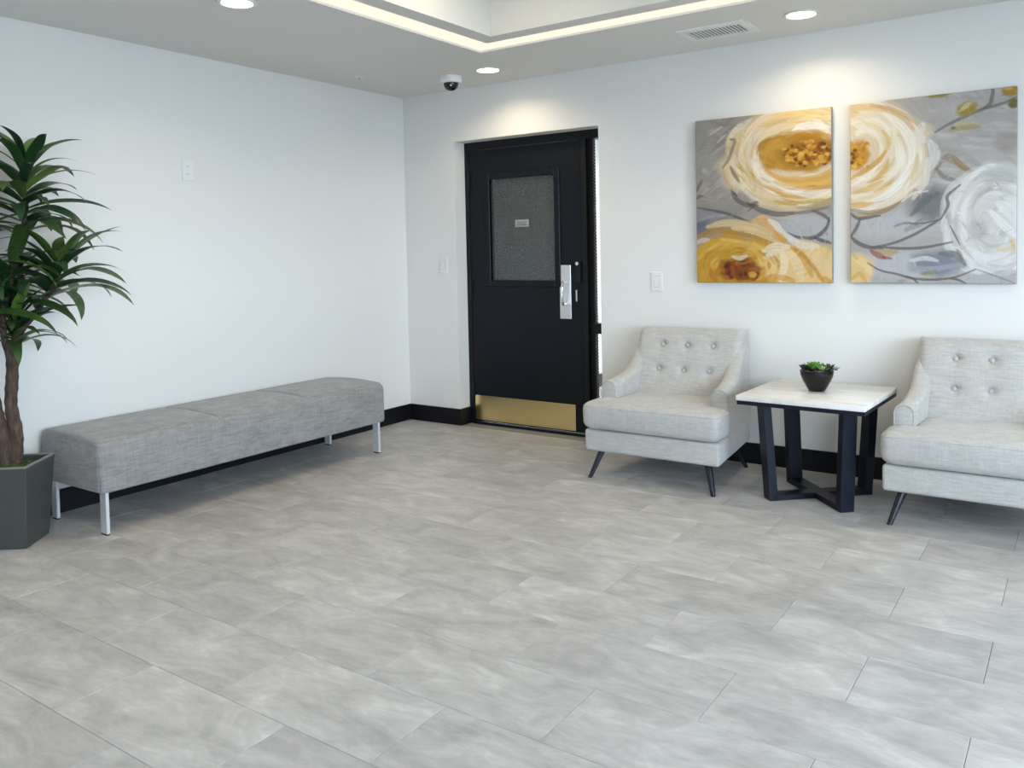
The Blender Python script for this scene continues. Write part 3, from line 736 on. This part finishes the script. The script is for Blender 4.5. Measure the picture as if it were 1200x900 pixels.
def left_canvas():
    p = Paint(230, 286, (62, 655, 122, 58, 831), .81); S = p.stroke; rg = p.rng
    p.C[:] = lin((150, 143, 135))
    p.put(.5*p.noise(9, 7, 1.), (168, 162, 156)); p.put(.35*p.noise(23, 19, 2.), (128, 122, 114))
    for i in range(60):
        x, y = rg.uniform(60, 330), rg.uniform(100, 480); l = rg.uniform(30, 80)
        S([(x, y), (x+l*.5, y-l*.45), (x+l, y-l*.75)], rg.uniform(8, 22), [(172, 166, 160), (146, 138, 130), (160, 155, 150), (134, 126, 117), (182, 177, 172)][rg.integers(5)], a=.6, taper=.7)
    S([(130, 180), (165, 158), (190, 145)], 12, (200, 196, 188)); S([(165, 215), (190, 190), (205, 180)], 10, (196, 192, 186)); p.blob(103, 338, 14, 12, (190, 185, 180), .5)
    S([(62, 430), (80, 400), (90, 380)], 16, (84, 80, 62)); S([(62, 465), (80, 450), (95, 450)], 14, (78, 72, 60))
    # lower background
    p.blob(560, 590, 150, 70, (176, 175, 178), .95, .3); p.blob(120, 540, 130, 50, (132, 129, 133), .8, .4); p.blob(80, 595, 60, 40, (86, 88, 108), .8, .4)
    S([(62, 560), (150, 535), (260, 530)], 16, (158, 156, 160), a=.7); S([(350, 540), (420, 535), (520, 545)], 26, (186, 180, 172), a=.8)
    # large pale gold rose
    p.blob(480, 290, 285, 205, (214, 192, 158), 1, .10); p.blob(600, 140, 240, 100, (222, 198, 152), .9, .3); p.blob(430, 200, 130, 70, (196, 184, 172), .6, .4)
    p.petals(520, 270, 150, 320, .68, 130, [(226, 206, 176), (206, 178, 132), (232, 220, 204), (216, 186, 138), (198, 168, 122), (222, 196, 150)], 34, 40, 330)
    for a0, a1, rx, ry, c, wd in ((95, 175, 215, 165, (232, 222, 210), 26), (60, 130, 240, 175, (206, 160, 88), 30), (20, 95, 215, 140, (202, 152, 60), 40), (35, 120, 190, 120, (212, 166, 74), 34), (55, 110, 260, 205, (230, 210, 170), 24), (70, 160, 290, 215, (192, 168, 118), 20), (20, 80, 270, 185, (238, 226, 208), 30), (120, 200, 190, 130, (236, 226, 212), 22), (150, 230, 225, 150, (222, 206, 186), 22), (165, 250, 160, 105, (228, 204, 164), 22), (200, 280, 200, 130, (226, 204, 160), 28), (225, 300, 240, 180, (228, 196, 132), 30)):
        p.arc(530, 268, rx, ry, a0, a1, wd, c, a=.9, taper=.8)
    S([(430, 90), (500, 88), (570, 92), (650, 85)], 34, (226, 196, 138)); S([(480, 118), (560, 105), (650, 110)], 24, (232, 206, 150)); S([(505, 160), (530, 148), (575, 140), (640, 148)], 36, (238, 234, 228)); S([(590, 120), (610, 140), (640, 165)], 36, (234, 228, 220)); S([(500, 162), (540, 158)], 20, (240, 240, 240))
    p.blob(520, 255, 172, 82, (176, 128, 42), 1, .12); p.petals(515, 252, 120, 176, .47, 34, [(190, 142, 50), (160, 112, 34), (206, 158, 70), (172, 128, 40)], 26)
    p.blob(430, 252, 60, 42, (196, 150, 62), .8, .3); p.blob(560, 262, 120, 58, (140, 92, 22), .85, .3)
    for i in range(95):
        a, r = rg.uniform(0, 6.28), math.sqrt(rg.uniform(0, 1)); x, y = 562+108*r*math.cos(a), 262+56*r*math.sin(a)
        p.blob(x, y, rg.uniform(6, 13), rg.uniform(5, 10), [(206, 150, 48), (118, 66, 14), (222, 172, 76), (186, 126, 32), (96, 52, 12), (212, 164, 86)][rg.integers(6)], .9, .3)
    p.arc(520, 262, 180, 118, 25, 140, 30, (206, 154, 62), a=.85); p.arc(540, 270, 205, 130, 30, 110, 22, (222, 178, 92), a=.85); S([(350, 355), (385, 372), (415, 378)], 18, (238, 228, 214)); S([(330, 295), (345, 330), (380, 355)], 16, (236, 220, 196)); S([(500, 430), (580, 442), (650, 425)], 32, (236, 228, 214)); S([(330, 430), (420, 460), (520, 470)], 24, (228, 204, 164)); S([(420, 470), (500, 480), (645, 462)], 18, (190, 160, 84)); S([(520, 500), (600, 485), (650, 478)], 22, (176, 158, 112))
    for i in range(26):
        a = rg.uniform(20, 170); p.arc(530, 275, rg.uniform(180, 300), rg.uniform(120, 220), a, a+rg.uniform(12, 26), rg.uniform(6, 13), [(240, 232, 222), (196, 146, 62), (236, 214, 170), (176, 138, 74)][rg.integers(4)], a=.75, taper=.9)
    p.texture(800, [(540, 265, 1.4), (262, 775, 1.2), (120, 330, 1.)])
    # dark contour and twigs
    S([(222, 200), (245, 205), (230, 250), (215, 290), (188, 325)], 16, (118, 108, 96)); S([(225, 320), (240, 350), (262, 385)], 18, (104, 98, 88)); S([(188, 330), (200, 375), (235, 420)], 12, (198, 160, 112)); S([(228, 425), (250, 462), (300, 490), (345, 488)], 20, (88, 79, 74)); S([(300, 480), (360, 510), (430, 528), (500, 524)], 24, (84, 76, 74)); S([(440, 520), (540, 520), (640, 498)], 14, (120, 108, 98)); S([(310, 490), (330, 480), (345, 475)], 16, (76, 68, 62)); S([(300, 515), (320, 500), (330, 490)], 8, (90, 82, 78)); S([(235, 430), (255, 450)], 8, (46, 42, 42))
    S([(62, 500), (140, 512), (210, 527), (270, 548), (330, 572)], 13, (92, 84, 82), bris=.2); S([(62, 610), (130, 570), (190, 545), (280, 520)], 8, (130, 122, 120))
    S([(468, 608), (510, 628), (560, 634), (600, 622), (636, 585), (645, 545)], 17, (78, 74, 80), bris=.2); S([(585, 630), (620, 645), (655, 655)], 16, (82, 78, 84), bris=.2); S([(578, 512), (620, 530), (648, 556)], 15, (104, 92, 84), bris=.2)
    # yellow flower
    p.blob(240, 745, 250, 130, (186, 142, 46), 1, .12); p.blob(560, 765, 190, 105, (224, 190, 132), 1, .15)
    for pts, wd, c in (([(115, 585), (200, 568), (320, 580), (400, 612)], 34, (222, 192, 138)), ([(70, 625), (150, 600), (250, 605), (380, 632), (455, 660)], 32, (168, 126, 34)), ([(230, 590), (330, 605), (440, 655)], 26, (226, 196, 140)), ([(330, 560), (370, 555), (410, 590), (460, 660)], 48, (222, 172, 92)), ([(395, 555), (425, 575), (450, 610), (520, 650)], 30, (226, 220, 208)), ([(420, 605), (455, 640), (462, 668)], 26, (202, 146, 50)), ([(70, 690), (130, 660), (190, 640)], 34, (196, 156, 52)), ([(62, 730), (120, 690), (210, 670), (330, 690)], 30, (206, 166, 66)), ([(180, 640), (240, 650), (320, 668), (380, 690)], 24, (220, 186, 116)), ([(62, 780), (110, 730), (190, 700), (290, 690), (360, 730)], 34, (184, 140, 42)), ([(80, 825), (110, 770), (160, 730)], 40, (204, 150, 54)), ([(150, 820), (140, 780), (180, 740)], 40, (176, 106, 32)), ([(370, 690), (420, 670), (480, 672)], 34, (232, 222, 200)), ([(370, 720), (410, 700), (450, 690)], 26, (234, 224, 204)), ([(440, 700), (415, 760), (395, 825)], 46, (226, 196, 140)), ([(450, 690), (460, 750), (440, 820)], 34, (236, 222, 190)), ([(470, 690), (510, 740), (530, 810)], 44, (230, 208, 164)), ([(490, 670), (540, 720), (575, 800)], 30, (198, 150, 60)), ([(500, 680), (560, 730), (620, 825)], 20, (176, 128, 46)), ([(540, 650), (600, 690), (650, 740)], 50, (226, 192, 136)), ([(560, 700), (610, 740), (650, 790)], 50, (226, 196, 148)), ([(480, 640), (540, 665), (600, 668)], 30, (220, 212, 204)), ([(62, 655), (90, 645), (120, 640)], 22, (214, 200, 190)), ([(340, 720), (350, 770), (330, 825)], 40, (196, 148, 48)), ([(400, 800), (460, 810), (500, 825)], 26, (204, 150, 62)), ([(600, 800), (630, 815), (652, 826)], 22, (200, 140, 52))):
        S(pts, wd, c)
    p.petals(255, 765, 95, 190, .62, 46, [(196, 150, 48), (214, 170, 74), (170, 118, 34), (188, 132, 40), (222, 184, 100)], 24, 150, 380)
    p.blob(262, 772, 92, 50, (120, 58, 18), .95, .2)
    for i in range(46):
        x, y = rg.uniform(185, 345), rg.uniform(735, 815); p.blob(x, y, rg.uniform(7, 16), rg.uniform(6, 12), [(104, 42, 12), (146, 74, 22), (78, 32, 10), (166, 98, 34), (120, 54, 16)][rg.integers(5)], .85, .3)
    p.blob(320, 795, 18, 14, (212, 160, 72), .9); S([(230, 715), (262, 722), (295, 712)], 22, (228, 208, 180)); S([(250, 742), (280, 745), (305, 735)], 12, (150, 118, 50))
    p.texture(260, [(262, 775, 1.2), (480, 660, 1.)], 4, 600)
    return p
def right_canvas():
    p = Paint(230, 286, (58, 735, 108, 38, 839), .80); S = p.stroke; rg = p.rng
    p.C[:] = lin((172, 167, 163)); p.put(.5*p.noise(8, 6, .4), (188, 184, 181)); p.put(.3*p.noise(19, 23, 3.), (150, 146, 143))
    for i in range(70):
        x, y = rg.uniform(300, 730), rg.uniform(50, 450); l = rg.uniform(40, 110)
        S([(x, y), (x+l*.5, y+l*.12), (x+l, y+l*.1)], rg.uniform(12, 30), [(186, 182, 180), (160, 155, 152), (176, 171, 168), (194, 190, 188)][rg.integers(4)], a=.55, taper=.8)
    p.blob(250, 600, 200, 60, (184, 183, 184), .9, .4); p.blob(400, 510, 85, 75, (112, 113, 116), .9, .35); S([(250, 605), (300, 590), (350, 600)], 12, (108, 108, 110)); S([(320, 560), (380, 500), (430, 470)], 30, (96, 98, 102), a=.7); S([(300, 620), (380, 580), (450, 540)], 34, (128, 129, 132), a=.7)
    p.blob(250, 760, 200, 60, (186, 184, 188), .9, .4); p.blob(640, 800, 120, 50, (176, 174, 180), .8, .4)
    # cream rose half
    p.blob(120, 310, 270, 232, (216, 198, 170), 1, .08)
    p.petals(95, 300, 90, 290, .84, 120, [(232, 222, 208), (216, 194, 156), (236, 230, 220), (224, 204, 172), (206, 182, 142), (230, 214, 188)], 40, -120, 130)
    for a0, a1, rx, ry, c, wd in ((-75, -20, 285, 205, (206, 176, 130), 26), (-60, 20, 245, 190, (238, 234, 226), 44), (-30, 45, 195, 165, (236, 230, 218), 40), (10, 80, 240, 205, (238, 234, 228), 42), (20, 90, 285, 240, (232, 220, 200), 40), (45, 95, 300, 262, (186, 158, 118), 22), (-80, -10, 155, 130, (226, 204, 166), 24), (-50, 30, 125, 105, (234, 222, 200), 26), (10, 70, 150, 130, (206, 158, 72), 24), (20, 80, 175, 160, (236, 222, 196), 20), (35, 90, 200, 190, (208, 166, 92), 22), (-20, 40, 300, 225, (214, 196, 170), 22), (70, 100, 240, 215, (214, 168, 84), 26)):
        p.arc(80, 305, rx, ry, a0, a1, wd, c, a=.92, taper=.8)
    S([(60, 175), (110, 200), (90, 230)], 40, (230, 222, 204)); S([(62, 130), (140, 120), (220, 135)], 28, (222, 190, 132)); S([(150, 115), (230, 125), (300, 155), (350, 190)], 22, (196, 164, 116)); S([(200, 215), (230, 260), (190, 330)], 20, (216, 178, 108)); S([(215, 300), (180, 340), (110, 385), (62, 410)], 24, (198, 146, 54)); S([(62, 440), (130, 400), (190, 350)], 16, (240, 234, 222)); S([(62, 470), (140, 450), (200, 420)], 24, (214, 172, 98)); S([(70, 500), (160, 480), (240, 440)], 26, (232, 214, 180)); S([(62, 535), (140, 550), (220, 535), (280, 505)], 24, (146, 120, 92)); S([(370, 190), (350, 230), (375, 255)], 44, (224, 219, 214)); S([(400, 260), (420, 310), (400, 370)], 46, (218, 214, 210)); S([(390, 330), (380, 420), (330, 490)], 30, (224, 216, 204)); S([(335, 455), (350, 470)], 22, (178, 150, 126)); S([(280, 505), (330, 470), (390, 460)], 12, (232, 224, 212))
    p.blob(92, 312, 52, 66, (192, 136, 36), .95, .2)
    for i in range(34):
        x, y = rg.uniform(55, 140), rg.uniform(250, 370); p.blob(x, y, rg.uniform(7, 15), rg.uniform(7, 14), [(214, 160, 54), (176, 116, 26), (226, 178, 84), (198, 142, 40)][rg.integers(4)], .9, .3)
    for x, y in ((68, 310), (80, 295), (66, 345), (74, 325)): p.blob(x, y, 10, 9, (92, 50, 14), .9, .3)
    # brown streaked leaf, stem
    for i in range(16):
        o = i*5; S([(425+o*.3, 380-o*.8), (470+o*.4, 345+o*.6-40), (560, 375+o*.2)], 13, [(128, 118, 108), (160, 150, 140), (176, 166, 154), (140, 124, 102), (190, 180, 170)][rg.integers(5)], a=.8)
    S([(490, 330), (530, 365), (570, 378)], 18, (150, 120, 62)); S([(425, 370), (460, 405), (520, 420)], 20, (120, 114, 108)); S([(440, 290), (520, 310), (600, 360)], 30, (150, 148, 146), a=.6)
    S([(420, 222), (470, 192), (530, 163), (600, 132), (680, 108), (735, 82)], 15, (110, 102, 98), bris=.25); S([(600, 132), (632, 112), (642, 80), (645, 44)], 17, (104, 96, 94), bris=.25)
    p.blob(545, 128, 42, 30, (150, 132, 62), 1, .2, -.4); S([(520, 135), (545, 115), (560, 105)], 22, (206, 196, 150)); S([(560, 115), (580, 110)], 16, (190, 132, 60)); S([(480, 212), (540, 200), (592, 200)], 30, (160, 144, 84)); S([(500, 195), (545, 188), (585, 185)], 14, (196, 180, 124)); S([(485, 205), (500, 205)], 14, (84, 78, 66))
    p.blob(710, 58, 32, 24, (156, 126, 46), 1, .2); S([(690, 50), (715, 48)], 14, (206, 180, 96)); p.blob(722, 108, 20, 22, (110, 104, 56), 1, .2); p.blob(432, 72, 44, 12, (134, 124, 60), .95, .3); p.blob(700, 262, 50, 46, (156, 147, 140), .8, .3)
    # big white flower
    p.blob(640, 570, 172, 225, (206, 204, 201), 1, .08)
    p.petals(650, 580, 30, 205, 1.12, 120, [(222, 221, 220), (200, 198, 195), (212, 210, 208), (186, 184, 181), (228, 227, 226), (208, 203, 196)], 36)
    for a0, a1, rx, ry, c, wd in ((180, 250, 160, 200, (228, 226, 222), 26), (230, 300, 150, 215, (230, 229, 227), 24), (120, 190, 150, 190, (186, 182, 178), 16), (90, 150, 160, 220, (224, 222, 220), 26), (200, 280, 90, 120, (176, 174, 172), 18), (60, 140, 80, 110, (182, 180, 178), 16), (150, 230, 120, 150, (226, 225, 224), 26)):
        p.arc(650, 575, rx, ry, a0, a1, wd, c, a=.85, taper=.8)
    p.blob(672, 395, 62, 44, (182, 183, 183), .8, .35); p.blob(590, 620, 34, 44, (172, 172, 170), .7, .4); S([(655, 690), (690, 700), (728, 692)], 22, (222, 196, 160)); S([(715, 660), (728, 690)], 18, (220, 176, 96)); S([(640, 545), (690, 600), (725, 640)], 36, (232, 232, 232))
    for i in range(22):
        x, y = rg.uniform(480, 720), rg.uniform(400, 780); a = rg.uniform(0, 6.28); l = rg.uniform(25, 60); S([(x, y), (x+l*.5*math.cos(a)+8, y+l*.5*math.sin(a)), (x+l*math.cos(a), y+l*math.sin(a))], rg.uniform(4, 8), [(150, 146, 144), (236, 235, 234), (168, 158, 150)][rg.integers(3)], a=.7, taper=.9)
    # blue grey petal, yellow petal, twigs
    p.blob(425, 755, 105, 55, (128, 131, 140), .95, .25); S([(320, 745), (380, 735), (430, 745)], 22, (214, 214, 218)); S([(310, 770), (400, 780), (520, 760)], 26, (164, 166, 176)); S([(440, 715), (500, 720), (540, 760)], 30, (104, 106, 112)); S([(360, 798), (400, 795), (425, 785)], 18, (140, 134, 76)); S([(510, 700), (530, 740)], 18, (128, 118, 84))
    p.blob(95, 780, 68, 72, (222, 190, 132), 1, .15); S([(70, 730), (120, 760), (150, 800)], 34, (230, 204, 156)); S([(65, 820), (100, 800), (130, 835)], 22, (206, 160, 88)); S([(62, 715), (90, 740)], 18, (206, 170, 112))
    p.texture(800, [(85, 305, 1.1), (650, 580, 1.), (420, 760, .4)])
    for pts, wd in (([(58, 645), (90, 672), (140, 690), (200, 695)], 20), ([(58, 650), (85, 612), (102, 575)], 16), ([(58, 552), (90, 572), (130, 570), (190, 560)], 16), ([(150, 690), (240, 675), (330, 640), (400, 600), (445, 572)], 13), ([(445, 572), (472, 520), (470, 480), (520, 435)], 14), ([(180, 688), (280, 695), (380, 690), (490, 668)], 14), ([(135, 755), (190, 785), (260, 800), (330, 818), (420, 822), (500, 812), (580, 780)], 11), ([(300, 808), (330, 820), (352, 838)], 10), ([(480, 818), (510, 822), (545, 838)], 11), ([(440, 575), (380, 590), (320, 592)], 6), ([(480, 600), (500, 640), (520, 680)], 7)):
        S(pts, wd, (92, 86, 88), bris=.25)
    S([(580, 778), (640, 800), (730, 835)], 8, (128, 124, 124))
    S([(150, 705), (180, 722), (210, 735)], 28, (142, 66, 22)); S([(185, 705), (225, 712), (262, 708)], 30, (178, 150, 76)); S([(200, 730), (240, 737)], 14, (150, 62, 28)); S([(265, 830), (295, 828)], 16, (150, 140, 108))
    return p
def canvas(x0, x1, z0, z1, p, label):
    t = empty('canvas_painting', ((x0+x1)/2, -.006, z0)); tag(t, label, 'painting')
    hw_, h_, th = (x1-x0)/2, z1-z0, .040
    mk('stretcher', bx(-hw_, hw_, -th+.003, 0, 0, h_), 'canvas_side', t)
    W, Hh = p.W, p.H
    xs = np.linspace(-hw_, hw_, W); zs = np.linspace(h_, 0, Hh)
    V = np.zeros((Hh, W, 3)); V[..., 0] = xs[None]; V[..., 2] = zs[:, None]
    e = np.minimum(np.minimum(V[..., 0]+hw_, hw_-V[..., 0]), np.minimum(V[..., 2], h_-V[..., 2])); V[..., 1] = -th+np.where(e < 1e-6, .003, 0)
    idx = np.arange(W*Hh).reshape(Hh, W); q = np.stack([idx[:-1, :-1], idx[1:, :-1], idx[1:, 1:], idx[:-1, 1:]], -1).reshape(-1, 4)
    me = bpy.data.meshes.new('painted_face'); me.from_pydata(V.reshape(-1, 3).tolist(), [], q.tolist())
    at = me.color_attributes.new('paint', 'FLOAT_COLOR', 'POINT')
    col = np.ones((W*Hh, 4), np.float32); col[:, :3] = np.clip(p.C.reshape(-1, 3)*PAINT_GAIN, 0, .95); at.data.foreach_set('color', col.ravel())
    me.materials.append(MT['canvas']); link(bpy.data.objects.new('painted_face', me), t)
PAINT_GAIN = .86
canvas(2.346, 3.120, 1.061, 2.018, left_canvas(), 'square-edged canvas painting of a gold-centred rose above a yellow flower')
canvas(3.217, 3.983, 1.061, 2.018, right_canvas(), 'canvas painting of a cream rose, twigs with buds and a large white flower')
